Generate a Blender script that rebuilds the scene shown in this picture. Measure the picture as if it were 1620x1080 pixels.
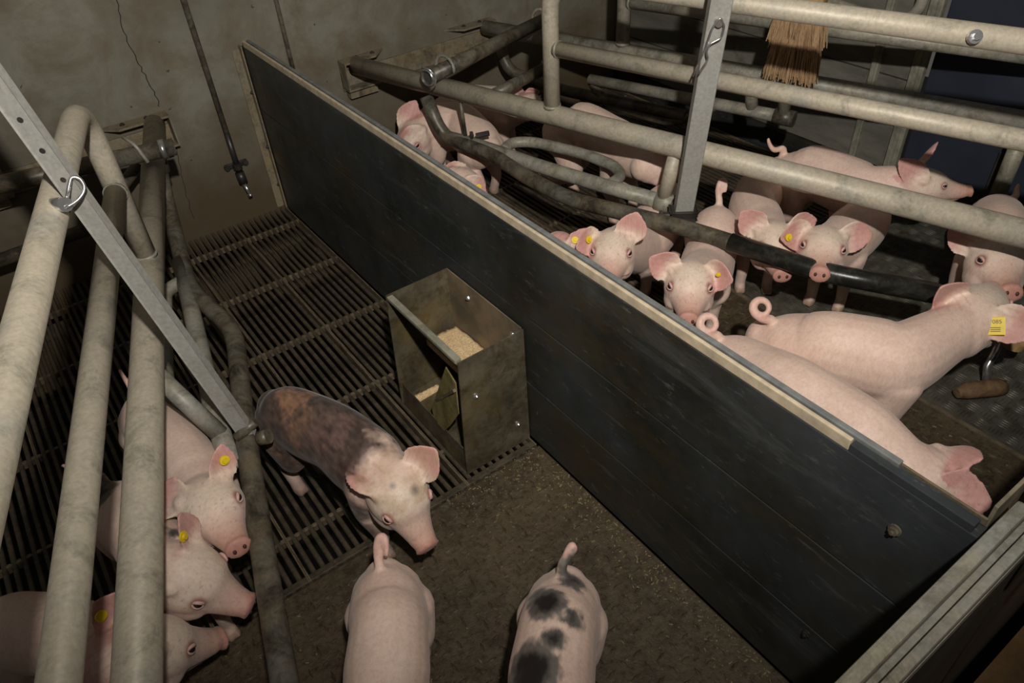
import bpy, bmesh, math, random
import numpy as np
from mathutils import Vector, Matrix, noise as mnoise
random.seed(7)
for _o in list(bpy.data.objects): bpy.data.objects.remove(_o)
SC = bpy.context.scene
COL = SC.collection

# ------------------------------------------------------------------ camera, light, exposure
cam_d = bpy.data.cameras.new('camera'); cam = bpy.data.objects.new('camera', cam_d); COL.objects.link(cam)
cam_d.sensor_width = 36.0; cam_d.lens = 1177.49 / 1620 * 36; cam_d.clip_start = .02
CR = [(0.80260538, -0.59385556, -0.05621544), (-0.41926273, -0.49457185, -0.76132611), (0.42431517, 0.63461347, -0.64592753)]
CP = Vector((-0.58643066, -2.06817493, 1.1183999))
cam.matrix_world = Matrix(((CR[0][0], -CR[1][0], -CR[2][0], CP.x), (CR[0][1], -CR[1][1], -CR[2][1], CP.y),
                           (CR[0][2], -CR[1][2], -CR[2][2], CP.z), (0, 0, 0, 1)))
SC.camera = cam
w = bpy.data.worlds.new('world'); SC.world = w; w.use_nodes = True
w.node_tree.nodes['Background'].inputs[0].default_value = (1, .93, .82, 1)
w.node_tree.nodes['Background'].inputs[1].default_value = .07
fl = bpy.data.lights.new('flash', 'SPOT'); flo = bpy.data.objects.new('flash', fl); COL.objects.link(flo)
fl.energy = 136; fl.color = (1, .955, .88); fl.spot_size = math.radians(132); fl.spot_blend = 1.0; fl.shadow_soft_size = .02
flo.location = CP + Vector(CR[0]) * .10 - Vector(CR[1]) * .245 - Vector(CR[2]) * .30
_aim = Vector((.55, .80, -.25))
flo.rotation_euler = _aim.to_track_quat('-Z', 'Y').to_euler()
vs = SC.view_settings
vs.view_transform = 'Standard'; vs.look = 'None'; vs.gamma = 1; vs.use_curve_mapping = False; vs.exposure = 0.08

# ------------------------------------------------------------------ materials
class NT:
    def __init__(s, name):
        s.m = bpy.data.materials.new(name); s.m.use_nodes = True
        s.t = s.m.node_tree; s.b = s.t.nodes['Principled BSDF']
        s.tc = s.t.nodes.new('ShaderNodeTexCoord')
    def link(s, a, b): s.t.links.new(a, b)
    def noise(s, scale, detail=4, rough=.6, stretch=None, dist=0):
        n = s.t.nodes.new('ShaderNodeTexNoise'); n.inputs['Scale'].default_value = scale
        n.inputs['Detail'].default_value = detail; n.inputs['Roughness'].default_value = rough; n.inputs['Distortion'].default_value = dist
        src = s.tc.outputs['Object']
        if stretch:
            mp = s.t.nodes.new('ShaderNodeMapping'); mp.inputs['Scale'].default_value = stretch; s.link(src, mp.inputs[0]); src = mp.outputs[0]
        s.link(src, n.inputs['Vector']); return n.outputs['Fac']
    def ramp(s, fac, stops):
        r = s.t.nodes.new('ShaderNodeValToRGB'); e = r.color_ramp.elements
        while len(e) < len(stops): e.new(.5)
        for el, (p, c) in zip(e, stops):
            el.position = p; el.color = (*(c if hasattr(c, '__len__') else (c, c, c)), 1)
        s.link(fac, r.inputs[0]); return r.outputs[0]
    def mix(s, f, a, b, mode='MIX'):
        m = s.t.nodes.new('ShaderNodeMix'); m.data_type = 'RGBA'; m.blend_type = mode
        for v, i in ((f, 0), (a, 6), (b, 7)):
            if isinstance(v, (int, float)): m.inputs[i].default_value = v
            elif isinstance(v, tuple): m.inputs[i].default_value = (*v, 1)
            else: s.link(v, m.inputs[i])
        return m.outputs[2]
    def bump(s, h, strength=.3, dist=.002):
        b = s.t.nodes.new('ShaderNodeBump'); b.inputs['Strength'].default_value = strength; b.inputs['Distance'].default_value = dist
        s.link(h, b.inputs['Height']); s.link(b.outputs[0], s.b.inputs['Normal'])
    def out(s, col, rough=.6, metal=0, spec=.5):
        if isinstance(col, tuple): s.b.inputs['Base Color'].default_value = (*col, 1)
        else: s.link(col, s.b.inputs['Base Color'])
        if isinstance(rough, (int, float)): s.b.inputs['Roughness'].default_value = rough
        else: s.link(rough, s.b.inputs['Roughness'])
        s.b.inputs['Metallic'].default_value = metal; s.b.inputs['Specular IOR Level'].default_value = spec
        return s.m

def galvanised(name, clean, dust, dirt, dustamt=.5, dirtamt=.35, rough=.5):
    n = NT(name)
    c = n.mix(n.ramp(n.noise(9, 6, .65), [(dustamt - .14, 1), (dustamt + .14, 0)]), clean, dust)
    c = n.mix(n.ramp(n.noise(17, 6, .75, dist=.5), [(.78 - dirtamt, 0), (1.02 - dirtamt, 1)]), c, dirt)
    c = n.mix(.35, c, n.ramp(n.noise(160, 3, .6), [(.3, .35), (.7, 1)]), 'MULTIPLY')
    n.bump(n.noise(120, 4), .25, .001)
    return n.out(c, rough, .12, .4)
def plain(name, col, rough=.5, metal=0, var=.25, scale=30, bump=.15):
    n = NT(name)
    c = n.mix(n.ramp(n.noise(scale, 5), [(.3, 0), (.7, 1)]), tuple(v * (1 - var) for v in col), tuple(min(1, v * (1 + var)) for v in col))
    if bump: n.bump(n.noise(scale * 4, 4), bump, .001)
    return n.out(c, rough, metal)
M = {}
M['dusty_tube'] = galvanised('dusty_galvanised_tube', (.30, .30, .28), (.50, .44, .34), (.20, .195, .15), .66, .26)
M['rail_tube'] = galvanised('galvanised_tube', (.30, .30, .27), (.37, .335, .255), (.14, .13, .09), .5, .34)
M['flat_steel'] = galvanised('flat_steel', (.37, .365, .335), (.32, .31, .27), (.22, .215, .185), .4, .2)
M['low_tube'] = galvanised('soiled_tube', (.15, .145, .12), (.17, .13, .075), (.035, .03, .022), .48, .38, .42)
M['black_tube'] = galvanised('wet_black_tube', (.06, .06, .052), (.10, .078, .05), (.016, .016, .014), .38, .5, .3)
M['rusty'] = galvanised('dirty_bracket_steel', (.21, .2, .15), (.26, .20, .12), (.07, .055, .03), .55, .3, .7)
M['bright_steel'] = plain('bright_steel', (.6, .6, .6), .25, .9, .1)
M['dull_steel'] = plain('dull_steel', (.25, .24, .22), .45, .5, .3)
M['dark_steel'] = plain('dark_steel', (.05, .045, .04), .45, .4, .4)
M['wood'] = plain('chewed_wood', (.13, .075, .035), .8, 0, .5, 60, .5)
M['wood_disc'] = plain('pale_wood', (.36, .23, .10), .7, 0, .4, 50, .4)
M['tag'] = plain('yellow_plastic', (.75, .55, .02), .4, 0, .1)
M['ink'] = plain('dark_print', (.12, .08, .01), .6, 0, .1)
M['cream_strip'] = plain('cream_capping', (.45, .37, .26), .6, 0, .25, 40)
M['grey_strip'] = plain('grey_capping', (.17, .175, .17), .5, .2, .3, 40)
M['hoof'] = plain('hoof_horn', (.30, .16, .08), .6, 0, .3)
M['feed'] = plain('meal_feed', (.62, .45, .25), .9, 0, .4, 300, .5)
M['crumb'] = plain('feed_crumbs', (.20, .155, .08), .9, 0, .5, 200, .2)
M['eye'] = plain('dark_iris', (.015, .012, .014), .12, 0, .1)
M['eye_white'] = plain('eye_white', (.55, .5, .48), .25, 0, .1)
M['nostril'] = plain('nostril', (.07, .02, .015), .6, 0, .1)
M['pipe'] = galvanised('wall_pipe', (.20, .19, .15), (.20, .17, .12), (.06, .05, .035), .5, .4, .5)
M['conduit_black'] = plain('black_pipe', (.02, .02, .02), .4, 0, .4)

n = NT('concrete_wall')
sep = n.t.nodes.new('ShaderNodeSeparateXYZ'); n.link(n.tc.outputs['Object'], sep.inputs[0])
base = n.mix(n.ramp(n.noise(2.2, 7, .62), [(.36, 0), (.64, 1)]), (.13, .122, .095), (.22, .21, .165))
base = n.mix(n.ramp(n.noise(7, 6, .7, dist=.4), [(.42, 0), (.68, 1)]), base, (.12, .095, .06))
ad = n.t.nodes.new('ShaderNodeMath'); ad.operation = 'MULTIPLY_ADD'
n.link(n.noise(5, 5, .6), ad.inputs[0]); ad.inputs[1].default_value = .45; n.link(sep.outputs['Z'], ad.inputs[2])
base = n.mix(n.ramp(ad.outputs[0], [(.28, .92), (.62, 0)]), base, (.068, .045, .02))
base = n.mix(n.ramp(n.noise(38, 3, .5), [(.71, 0), (.74, 1)]), base, (.05, .045, .035))
n.bump(n.noise(26, 8, .7), .35, .004)
M['concrete'] = n.out(base, .75)

n = NT('divider_plastic')
c = n.mix(n.ramp(n.noise(3.5, 6, .65), [(.38, 0), (.66, 1)]), (.014, .015, .013), (.040, .046, .050))
c = n.mix(n.ramp(n.noise(7, 8, .78, (1, .22, 1.3), 1.2), [(.56, 0), (.84, .75)]), c, (.125, .13, .12))
c = n.mix(n.ramp(n.noise(4, 6, .75, (1, .6, 1.6)), [(.47, 0), (.70, .9)]), c, (.045, .034, .017))
c = n.mix(n.ramp(n.noise(60, 7, .8, (1, .3, 1)), [(.58, 0), (.70, .7)]), c, (.13, .13, .12))
c = n.mix(n.ramp(n.noise(45, 4, .6, (1, .1, 1)), [(.66, 0), (.76, .4)]), c, (.17, .17, .165))
n.bump(n.noise(40, 6, .6, (1, .2, 1)), .2, .001)
M['board'] = n.out(c, n.ramp(n.noise(8, 5), [(.3, .3), (.7, .55)]), 0, .4)

n = NT('soiled_floor')
c = n.mix(n.ramp(n.noise(6, 7, .7), [(.35, 0), (.66, 1)]), (.034, .022, .012), (.10, .072, .042))
c = n.mix(n.ramp(n.noise(42, 6, .75), [(.42, 0), (.68, .85)]), c, (.105, .085, .05))
c = n.mix(n.ramp(n.noise(90, 4, .7), [(.5, 0), (.7, .8)]), c, (.02, .012, .006))
n.bump(n.noise(70, 6, .7), .8, .004)
M['mat'] = n.out(c, .5, 0, .4)
n = NT('corridor_floor')
c = n.mix(n.ramp(n.noise(4, 8, .7), [(.35, 0), (.66, 1)]), (.07, .036, .012), (.20, .11, .04))
n.bump(n.noise(50, 6, .7), .5, .003)
M['corridor'] = n.out(c, .6)
n = NT('tread_plate')
c = n.mix(n.ramp(n.noise(9, 7, .7), [(.35, 0), (.66, 1)]), (.06, .056, .045), (.15, .145, .115))
c = n.mix(n.ramp(n.noise(30, 6, .7), [(.5, 0), (.75, 1)]), c, (.04, .025, .012))
n.bump(n.noise(60, 6, .7), .35, .002)
M['tread'] = n.out(c, .42, .3)
n = NT('cast_slat')
c = n.mix(n.ramp(n.noise(16, 6, .75), [(.36, 0), (.66, 1)]), (.028, .024, .016), (.10, .08, .052))
c = n.mix(n.ramp(n.noise(48, 5, .7), [(.55, 0), (.74, 1)]), c, (.14, .09, .065))
n.bump(n.noise(90, 4, .7), .6, .002)
M['slat'] = n.out(c, .5, .1)
n = NT('seam_rib')
c = n.mix(n.ramp(n.noise(20, 6, .75), [(.36, 0), (.66, 1)]), (.075, .058, .035), (.19, .15, .10))
n.bump(n.noise(90, 4, .7), .5, .002)
M['rib'] = n.out(c, .5, .1)
n = NT('feeder_sheet')
c = n.mix(n.ramp(n.noise(14, 7, .7), [(.35, 0), (.66, 1)]), (.055, .048, .032), (.16, .135, .09))
c = n.mix(n.ramp(n.noise(22, 7, .8, dist=.6), [(.48, 0), (.64, .9)]), c, (.05, .035, .015))
c = n.mix(n.ramp(n.noise(10, 5, .6), [(.52, 0), (.7, .8)]), c, (.14, .10, .035))
n.bump(n.noise(90, 5, .7), .5, .001)
M['feeder'] = n.out(c, .45, .25)
n = NT('feeder_inside')
c = n.mix(n.ramp(n.noise(12, 6, .6), [(.38, 0), (.62, 1)]), (.10, .085, .06), (.24, .17, .10))
M['feeder_in'] = n.out(c, .6, .1)
n = NT('olive_plastic')
c = n.mix(n.ramp(n.noise(30, 6, .7), [(.38, 0), (.62, 1)]), (.10, .085, .03), (.20, .16, .065))
M['olive'] = n.out(c, .5)
n = NT('partition_board')
c = n.mix(n.ramp(n.noise(8, 7, .75, (1, .25, 1)), [(.38, 0), (.65, 1)]), (.10, .095, .08), (.19, .18, .15))
c = n.mix(n.ramp(n.noise(5, 5, .7), [(.55, 0), (.75, 1)]), c, (.05, .035, .02))
M['partition'] = n.out(c, .6)
M['blue'] = plain('blue_panel', (.022, .027, .042), .5, 0, .25, 6, .1)
n = NT('pale_post')
c = n.mix(n.ramp(n.noise(18, 6, .7), [(.38, 0), (.62, 1)]), (.14, .135, .10), (.27, .26, .20))
M['post'] = n.out(c, .6)
n = NT('bristle')
c = n.mix(n.ramp(n.noise(30, 6, .8, (4, 4, .5)), [(.3, 0), (.7, 1)]), (.24, .14, .065), (.58, .40, .24))
n.bump(n.noise(80, 4, .7, (4, 4, .4)), .8, .003)
M['bristle'] = n.out(c, .9, 0, .1)

n = NT('pig_skin')
vc = n.t.nodes.new('ShaderNodeVertexColor'); vc.layer_name = 'coat'
c = n.mix(.5, vc.outputs[0], n.ramp(n.noise(28, 5, .65), [(.3, (.80, .72, .68)), (.7, (1, 1, 1))]), 'MULTIPLY')
c = n.mix(.5, c, n.ramp(n.noise(190, 3, .7, (1, 1, .5)), [(.28, (.72, .66, .62)), (.6, (1, 1, 1))]), 'MULTIPLY')
n.bump(n.noise(240, 4, .7), .3, .0015)
M['skin'] = n.out(c, .52, 0, .35)
n.b.inputs['Subsurface Weight'].default_value = .12
n.b.inputs['Subsurface Radius'].default_value = (.012, .005, .003)
n.b.inputs['Subsurface Scale'].default_value = .6
n.b.inputs['Sheen Weight'].default_value = .12
n.b.inputs['Sheen Roughness'].default_value = .4

# ------------------------------------------------------------------ helpers
def V(*a): return Vector(a[0]) if len(a) == 1 else Vector(a)
def obj(name, bm, mat, parent=None, smooth=False):
    me = bpy.data.meshes.new(name); bm.normal_update(); bm.to_mesh(me); bm.free()
    me.materials.append(mat)
    if smooth:
        for p in me.polygons: p.use_smooth = len(p.vertices) <= 4
    o = bpy.data.objects.new(name, me); COL.objects.link(o)
    if parent: o.parent = parent
    return o
def tag(o, label=None, cat=None, group=None, kind=None):
    if label: o['label'] = label
    if cat: o['category'] = cat
    if group: o['group'] = group
    if kind: o['kind'] = kind
    return o
def thing(name, label, cat, group=None, loc=(0, 0, 0)):
    o = bpy.data.objects.new(name, None); COL.objects.link(o); o.empty_display_size = .05; o.location = loc
    return tag(o, label, cat, group)
def box(bm, c, s, rot=None, bev=0):
    r = bmesh.ops.create_cube(bm, size=1)
    vs_ = r['verts']
    for v in vs_:
        p = Vector((v.co.x * s[0], v.co.y * s[1], v.co.z * s[2]))
        if rot is not None: p = rot @ p
        v.co = p + Vector(c)
    if bev:
        es = {e for v in vs_ for e in v.link_edges}
        bmesh.ops.bevel(bm, geom=list(es), offset=bev, segments=2, affect='EDGES', profile=.6)
def prism(bm, pts, thick, axis):   # pts 3D polygon, extruded along axis vector
    ax = Vector(axis).normalized() * thick
    a = [bm.verts.new(Vector(p)) for p in pts]; b = [bm.verts.new(Vector(p) + ax) for p in pts]
    bm.faces.new(a); bm.faces.new(list(reversed(b)))
    for i in range(len(a)):
        j = (i + 1) % len(a); bm.faces.new((a[j], a[i], b[i], b[j]))
    bmesh.ops.recalc_face_normals(bm, faces=bm.faces)
def fillet(pts, r, seg=5):
    pts = [Vector(p) for p in pts]; out = [pts[0]]
    for i in range(1, len(pts) - 1):
        a, b, c_ = pts[i - 1], pts[i], pts[i + 1]
        rr = min(r if not hasattr(r, '__len__') else r[i - 1], (a - b).length * .48, (c_ - b).length * .48)
        p = b + (a - b).normalized() * rr; q = b + (c_ - b).normalized() * rr
        for k in range(seg + 1):
            t = k / seg; out.append(p * (1 - t) ** 2 + b * 2 * t * (1 - t) + q * t * t)
    out.append(pts[-1]); return out
def tube(bm, pts, rad, seg=16, cap=True, hollow=False):
    pts = [Vector(p) for p in pts]; n_ = len(pts)
    rs = rad if hasattr(rad, '__len__') else [rad] * n_
    T_ = [(pts[min(i + 1, n_ - 1)] - pts[max(i - 1, 0)]).normalized() for i in range(n_)]
    u = T_[0].orthogonal().normalized(); rings = []
    for i in range(n_):
        u = (u - T_[i] * u.dot(T_[i])).normalized(); v = T_[i].cross(u)
        rings.append([bm.verts.new(pts[i] + (u * math.cos(2 * math.pi * k / seg) + v * math.sin(2 * math.pi * k / seg)) * rs[i]) for k in range(seg)])
    for i in range(n_ - 1):
        for k in range(seg):
            bm.faces.new((rings[i][k], rings[i][(k + 1) % seg], rings[i + 1][(k + 1) % seg], rings[i + 1][k]))
    if cap:
        for ring, sgn, d in ((rings[0], -1, T_[0]), (rings[-1], 1, T_[-1])):
            if hollow:
                cpt = sum((v.co for v in ring), Vector()) / seg
                inn = [bm.verts.new(cpt + (v.co - cpt) * .78) for v in ring]
                inn2 = [bm.verts.new(v.co - d * sgn * .012) for v in inn]
                for k in range(seg):
                    k2 = (k + 1) % seg
                    f = (ring[k], inn[k], inn[k2], ring[k2]); bm.faces.new(f if sgn < 0 else f[::-1])
                    f = (inn[k], inn2[k], inn2[k2], inn[k2]); bm.faces.new(f if sgn < 0 else f[::-1])
                bm.faces.new(inn2 if sgn > 0 else inn2[::-1])
            else: bm.faces.new(ring if sgn > 0 else ring[::-1])
def tube_obj(name, pts, rad, mat, parent=None, fil=0, seg=16, hollow=False):
    bm = bmesh.new(); tube(bm, fillet(pts, fil) if fil else pts, rad, seg, True, hollow)
    bmesh.ops.recalc_face_normals(bm, faces=bm.faces)
    return obj(name, bm, mat, parent, True)
def cyl(bm, a, b, r, seg=16): tube(bm, [a, b], r, seg)
def sharp(o, ang=40):
    me = o.data
    for p in me.polygons: p.use_smooth = True
    me.set_sharp_from_angle(angle=math.radians(ang)) if hasattr(me, 'set_sharp_from_angle') else None
    return o
def bolt(parent, p, d, r=.008, h=.006, mat='dull_steel', name='bolt'):
    d = Vector(d).normalized(); p = Vector(p); bm = bmesh.new()
    tube(bm, [p, p + d * h * .4], r * 1.35, 14); tube(bm, [p + d * h * .4, p + d * h], r, 6); tube(bm, [p + d * h, p + d * h * 1.5], r * .45, 8)
    return obj(name, bm, M[mat], parent)

# ------------------------------------------------------------------ setting
XR = 1.35; YS = -1.26; YF = -1.975
bm = bmesh.new(); box(bm, (-.0, .06, .55), (3.6, .12, 1.9)); wall = tag(obj('wall_back', bm, M['concrete']), kind='structure')
bm = bmesh.new()
cr = [(-.251, .78), (-.251, .649), (-.264, .58), (-.26, .51), (-.25, .452), (-.245, .40), (-.247, .385)]
def crack(pts, wd):
    fine = []
    for (a, b) in zip(pts, pts[1:]):
        for k in range(6):
            t = k / 6; fine.append((a[0] + (b[0] - a[0]) * t + random.uniform(-.003, .003), a[1] + (b[1] - a[1]) * t))
    for a, b in zip(fine, fine[1:]):
        q = [(a[0], -.0008, a[1]), (b[0], -.0008, b[1]), (b[0] + wd, -.0008, b[1]), (a[0] + wd, -.0008, a[1])]
        prism(bm, q, .002, (0, 1, 0))
crack(cr, .0022); crack([(-.243, .27), (-.252, .22), (-.262, .15), (-.268, .04)], .0014)
tag(obj('crack', bm, M['conduit_black'], wall), kind='stuff')
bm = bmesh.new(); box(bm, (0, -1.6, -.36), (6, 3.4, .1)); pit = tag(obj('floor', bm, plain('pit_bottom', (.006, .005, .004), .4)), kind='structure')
# solid mats and plate
def tread_marks(x0, x1, y0, y1, pitch, ln, wd, hh, bars, jit, z=0):
    bm_ = bmesh.new(); nx = int((x1 - x0) / pitch); ny = int((y1 - y0) / pitch)
    for i in range(nx):
        for j in range(ny):
            cx = x0 + (i + .5) * pitch; cy = y0 + (j + .5) * pitch; hor = (i + j) % 2
            for k in range(bars):
                o_ = (k - (bars - 1) / 2) * wd * 2.1
                a = random.uniform(-jit, jit); px, py = (cx, cy + o_) if hor else (cx + o_, cy)
                dx, dy = (math.cos(a), math.sin(a)) if hor else (-math.sin(a), math.cos(a))
                L = ln / 2 * random.uniform(.8, 1.05); W = wd / 2
                b_ = [bm_.verts.new((px + dx * s * L - dy * t * W, py + dy * s * L + dx * t * W, z)) for s, t in ((-1, 0), (0, -1), (1, 0), (0, 1))]
                t_ = [bm_.verts.new((px + dx * s * L, py + dy * s * L, z + hh)) for s in (-.45, .45)]
                bm_.faces.new((b_[0], b_[1], t_[0])); bm_.faces.new((b_[1], t_[1], t_[0])); bm_.faces.new((b_[1], b_[2], t_[1]))
                bm_.faces.new((b_[2], b_[3], t_[1])); bm_.faces.new((b_[3], t_[0], t_[1])); bm_.faces.new((b_[3], b_[0], t_[0]))
    return bm_
def solid(x0, x1, y0, y1, mat, args, lip=True, name='floor'):
    bm = bmesh.new(); box(bm, ((x0 + x1) / 2, (y0 + y1) / 2, -.012), (x1 - x0, y1 - y0, .024), None, .003)
    o = tag(obj(name, bm, mat), kind='structure')
    tag(obj('tread_relief', tread_marks(x0 + .01, x1 - .01, y0 + .01, y1 - .01, *args), mat, o), kind='stuff'); return o
mat_l = solid(-1.6, .0, YF, YS, M['mat'], (.026, .022, .006, .0022, 1, .2))
mat_r = solid(.021, .675, YF, YS + .0, M['mat'], (.026, .022, .006, .0022, 1, .25))
plate = solid(.68, XR, YF, -1.12, M['tread'], (.031, .026, .0032, .0016, 4, .03))
bm = bmesh.new(); box(bm, (.678, (YF - 1.12) / 2, .0015), (.008, -(YF + 1.12), .006), None, .001); obj('edge_strip', bm, M['rib'], plate)
bm = bmesh.new(); box(bm, (0, -3.0, -.03), (6, 1.95, .06)); tag(obj('floor', bm, M['corridor']), kind='structure')

# slatted panels
def slat_mesh(ln):
    bm = bmesh.new(); n_ = 8; rows = []
    for i in range(n_ + 1):
        y = -ln * i / n_; wob = random.uniform(-.0006, .0006); zz = random.uniform(-.001, .0004)
        rows.append([bm.verts.new((s * wdt + wob, y, z + (zz if z > -.003 else 0))) for s, wdt, z in ((-1, .0026, -.016), (-1, .0048, -.0025), (-1, .003, 0), (1, .003, 0), (1, .0048, -.0025), (1, .0026, -.016))])
    for a, b in zip(rows, rows[1:]):
        for k in range(6): bm.faces.new((a[k], a[(k + 1) % 6], b[(k + 1) % 6], b[k]))
    bm.faces.new(rows[0][::-1]); bm.faces.new(rows[-1])
    bmesh.ops.recalc_face_normals(bm, faces=bm.faces)
    me = bpy.data.meshes.new('slat'); bm.to_mesh(me); bm.free(); me.materials.append(M['slat']); return me
def slats(xa, dirn, npan, y1, bars):
    LN = -y1; meshes = [slat_mesh(LN) for _ in range(6)]
    pw = .1640; ns = 9; pitch = pw / (ns + .6)
    for p in range(npan):
        X0 = xa + dirn * pw * p
        root = bpy.data.objects.new('floor', None); COL.objects.link(root); tag(root, kind='structure')
        root.location = (X0, 0, 0)
        for k in range(ns):
            o = bpy.data.objects.new('slat', random.choice(meshes)); COL.objects.link(o); o.parent = root
            o.location = (dirn * (pitch * (k + .8)), -.002, 0)
        bm = bmesh.new()
        box(bm, (dirn * .0016, -LN / 2, -.008), (.003, LN, .020), None, .0008)
        box(bm, (dirn * (pw - .0016), -LN / 2, -.008), (.003, LN, .020), None, .0008)
        obj('side_rib', bm, M['rib'], root)
        for yb in bars:
            bm = bmesh.new(); box(bm, (dirn * pw / 2, yb, -.0085), (pw, .006, .015))
            for k in range(ns + 1):
                box(bm, (dirn * (pitch * (k + .3) + .0), yb + random.uniform(-.001, .001), -.002), (.0075, .008, .0055), None, .0015)
            obj('cross_bar', bm, M['rib' if True else 'slat'], root)
        bm = bmesh.new(); box(bm, (dirn * pw / 2, -LN + .008, -.006), (pw, .014, .013), None, .002); obj('end_bar', bm, M['slat'], root)
slats(-.003, -1, 9, YS + .003, [-.03 if False else -.105, -.365, -.627, -.884, -1.15])
slats(.024, 1, 8, YS + .003 if False else -1.117, [-.105, -.365, -.627, -.884])
bm = bmesh.new(); box(bm, (.352, -1.19, -.012), (.658, .14, .024), None, .003)
o = tag(obj('floor', bm, M['mat']), kind='structure'); tag(obj('tread_relief', tread_marks(.04, .67, -1.25, -1.13, .026, .022, .006, .0022, 1, .2), M['mat'], o), kind='stuff')

# crumbs of feed and straw on the solid floor
bm = bmesh.new()
for k in range(1100):
    if k < 480: t = random.random(); x = -.004 - abs(random.gauss(0, .035)); y = YS - t * .68
    elif k < 800: x = random.uniform(-.7, -.01); y = random.uniform(YF, YS)
    elif k < 950: x = random.uniform(-.22, -.02); y = YS - abs(random.gauss(0, .05))
    else: x = random.uniform(.05, .66); y = random.uniform(YF, -1.3)
    s = random.uniform(.0008, .0022); a = random.uniform(0, 3.14); L = s * random.choice((1, 1, 1.5, 3.5))
    R_ = Matrix.Rotation(a, 3, 'Z'); box(bm, (x, y, s * .4), (L, s, s * .7), R_)
tag(obj('spilled_feed', bm, M['crumb']), 'scattered pale feed crumbs and straw bits on the brown floor', 'crumbs', kind='stuff')

# ------------------------------------------------------------------ divider board
div = thing('pen_divider', 'long dark plastic board wall between the two pens with pale top strip', 'divider', loc=(0, 0, 0))
def pobj(name, bm, mat, par, **k):
    o = obj(name, bm, mat, par, **k); o.matrix_parent_inverse = Matrix.Translation(-Vector(par.location)); return o
for z0, z1 in ((.004, .153), (.155, .3135), (.3155, .484)):
    bm = bmesh.new(); box(bm, (.010, YF / 2 - .004, (z0 + z1) / 2), (.020, -YF - .012, z1 - z0), None, .0016)
    obj('plank', bm, M['board'], div)
bm = bmesh.new(); box(bm, (.0033, -.93, .4925), (.0060, 1.80, .016), None, .0015); tag(obj('top_strip', bm, M['cream_strip'], div), 'cream strip along the near top edge')
bm = bmesh.new(); box(bm, (.0147, -.955, .4920), (.0085, 1.85, .016), None, .0015); obj('top_strip', bm, M['grey_strip'], div)
bm = bmesh.new(); box(bm, (.0185, -1.92, .490), (.003, .10, .010), None, .001); obj('end_cap', bm, M['rib'], div)
bm = bmesh.new(); box(bm, (.0070, -1.898, .4895), (.013, .136, .011), None, .001); obj('end_filler', bm, M['board'], div)
bm = bmesh.new(); box(bm, (-.004, -.012, .245), (.004, .022, .48), None, .001); box(bm, (-.014, -.003, .24), (.024, .004, .47), None, .001)
obj('wall_angle', bm, M['rusty'], div)
for z in (.36, .20, .08): bolt(div, (-.006, -.013, z), (-1, 0, 0), .004, .004, 'dark_steel')
bolt(div, (-.001, -1.905, .425), (-1, 0, 0), .0055, .006, 'low_tube'); bolt(div, (-.001, -1.86, .14), (-1, 0, 0), .0045, .005, 'dark_steel')

# ------------------------------------------------------------------ front wall of the pens
fr = thing('front_panel', 'galvanised pen front rail and panel along the brown corridor', 'pen wall')
for x0, x1 in ((-1.7, .052), (.075, 1.6)):
    bm = bmesh.new(); box(bm, ((x0 + x1) / 2, YF - .009, .497), (x1 - x0, .014, .02), None, .004); box(bm, ((x0 + x1) / 2, YF - .0285, .490), (x1 - x0, .010, .018), None, .003)
    box(bm, ((x0 + x1) / 2, YF - .020, .476), (x1 - x0, .028, .016)); obj('top_rail', bm, M['rail_tube'], fr)
    bm = bmesh.new(); box(bm, ((x0 + x1) / 2, YF - .020, .237), (x1 - x0, .024, .462)); obj('panel', bm, M['board'], fr)
bm = bmesh.new(); box(bm, (.0635, YF + .006, .485), (.075, .004, .045), None, .001); box(bm, (.0635, YF - .048, .478), (.085, .004, .04), None, .001); box(bm, (.0635, YF - .02, .466), (.02, .06, .004))
obj('joint_bracket', bm, M['rusty'], fr)
tube_obj('latch_hook', [(.105, YF - .052, .49), (.10, YF - .06, .47), (.06, YF - .06, .46), (.045, YF - .06, .44)], .0035, M['rail_tube'], fr, .01, 8)

# ------------------------------------------------------------------ feeder
fd = thing('feed_hopper', 'dirty sheet metal feeder box bolted to the dark divider board', 'feeder')
XB, XF, Y0, Y1, ZT = -.003, -.142, -.982, -1.232, .283
th = .0025
for nm, yy in (('far', Y0), ('near', Y1)):
    bm = bmesh.new(); prism(bm, [(XB, yy, .002), (XB, yy, ZT), (XF, yy, ZT), (XF - .012, yy, .03), (XF - .012, yy, .002)], th, (0, -1 if nm == 'near' else -1, 0))
    sp_ = obj('side_panel', bm, M['feeder'], fd)
bm = bmesh.new(); box(bm, (XB - .001, (Y0 + Y1) / 2, .143), (.002, Y0 - Y1 - .006, .282)); obj('back_panel', bm, M['feeder_in'], fd)
bm = bmesh.new(); prism(bm, [(XF + .001, Y0 - .004, ZT - .004), (XF + .001, Y1 + .001, ZT - .004), (-.045, Y1 + .001, .085), (-.045, Y0 - .004, .085)], .002, (-.9, 0, -.4)); obj('sloping_front', bm, M['feeder_in'], fd)
bm = bmesh.new(); box(bm, (XF + .005, (Y0 + Y1) / 2 - .001, ZT - .003), (.013, Y0 - Y1 - .012, .009), None, .002); tag(obj('front_lip', bm, M['post'], fd), 'pale folded front lip')
bm = bmesh.new(); prism(bm, [(XF - .010, Y0 - .004, .004), (XF - .010, Y1 + .001, .004), (XF - .004, Y1 + .001, .055), (XF - .004, Y0 - .004, .055)], .002, (1, 0, 0))
prism(bm, [(XF - .006, Y0 - .004, .02), (XF - .006, Y1 + .001, .02), (XB - .004, Y1 + .001, .03), (XB - .004, Y0 - .004, .03)], .002, (0, 0, -1)); obj('trough', bm, M['feeder'], fd)
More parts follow.
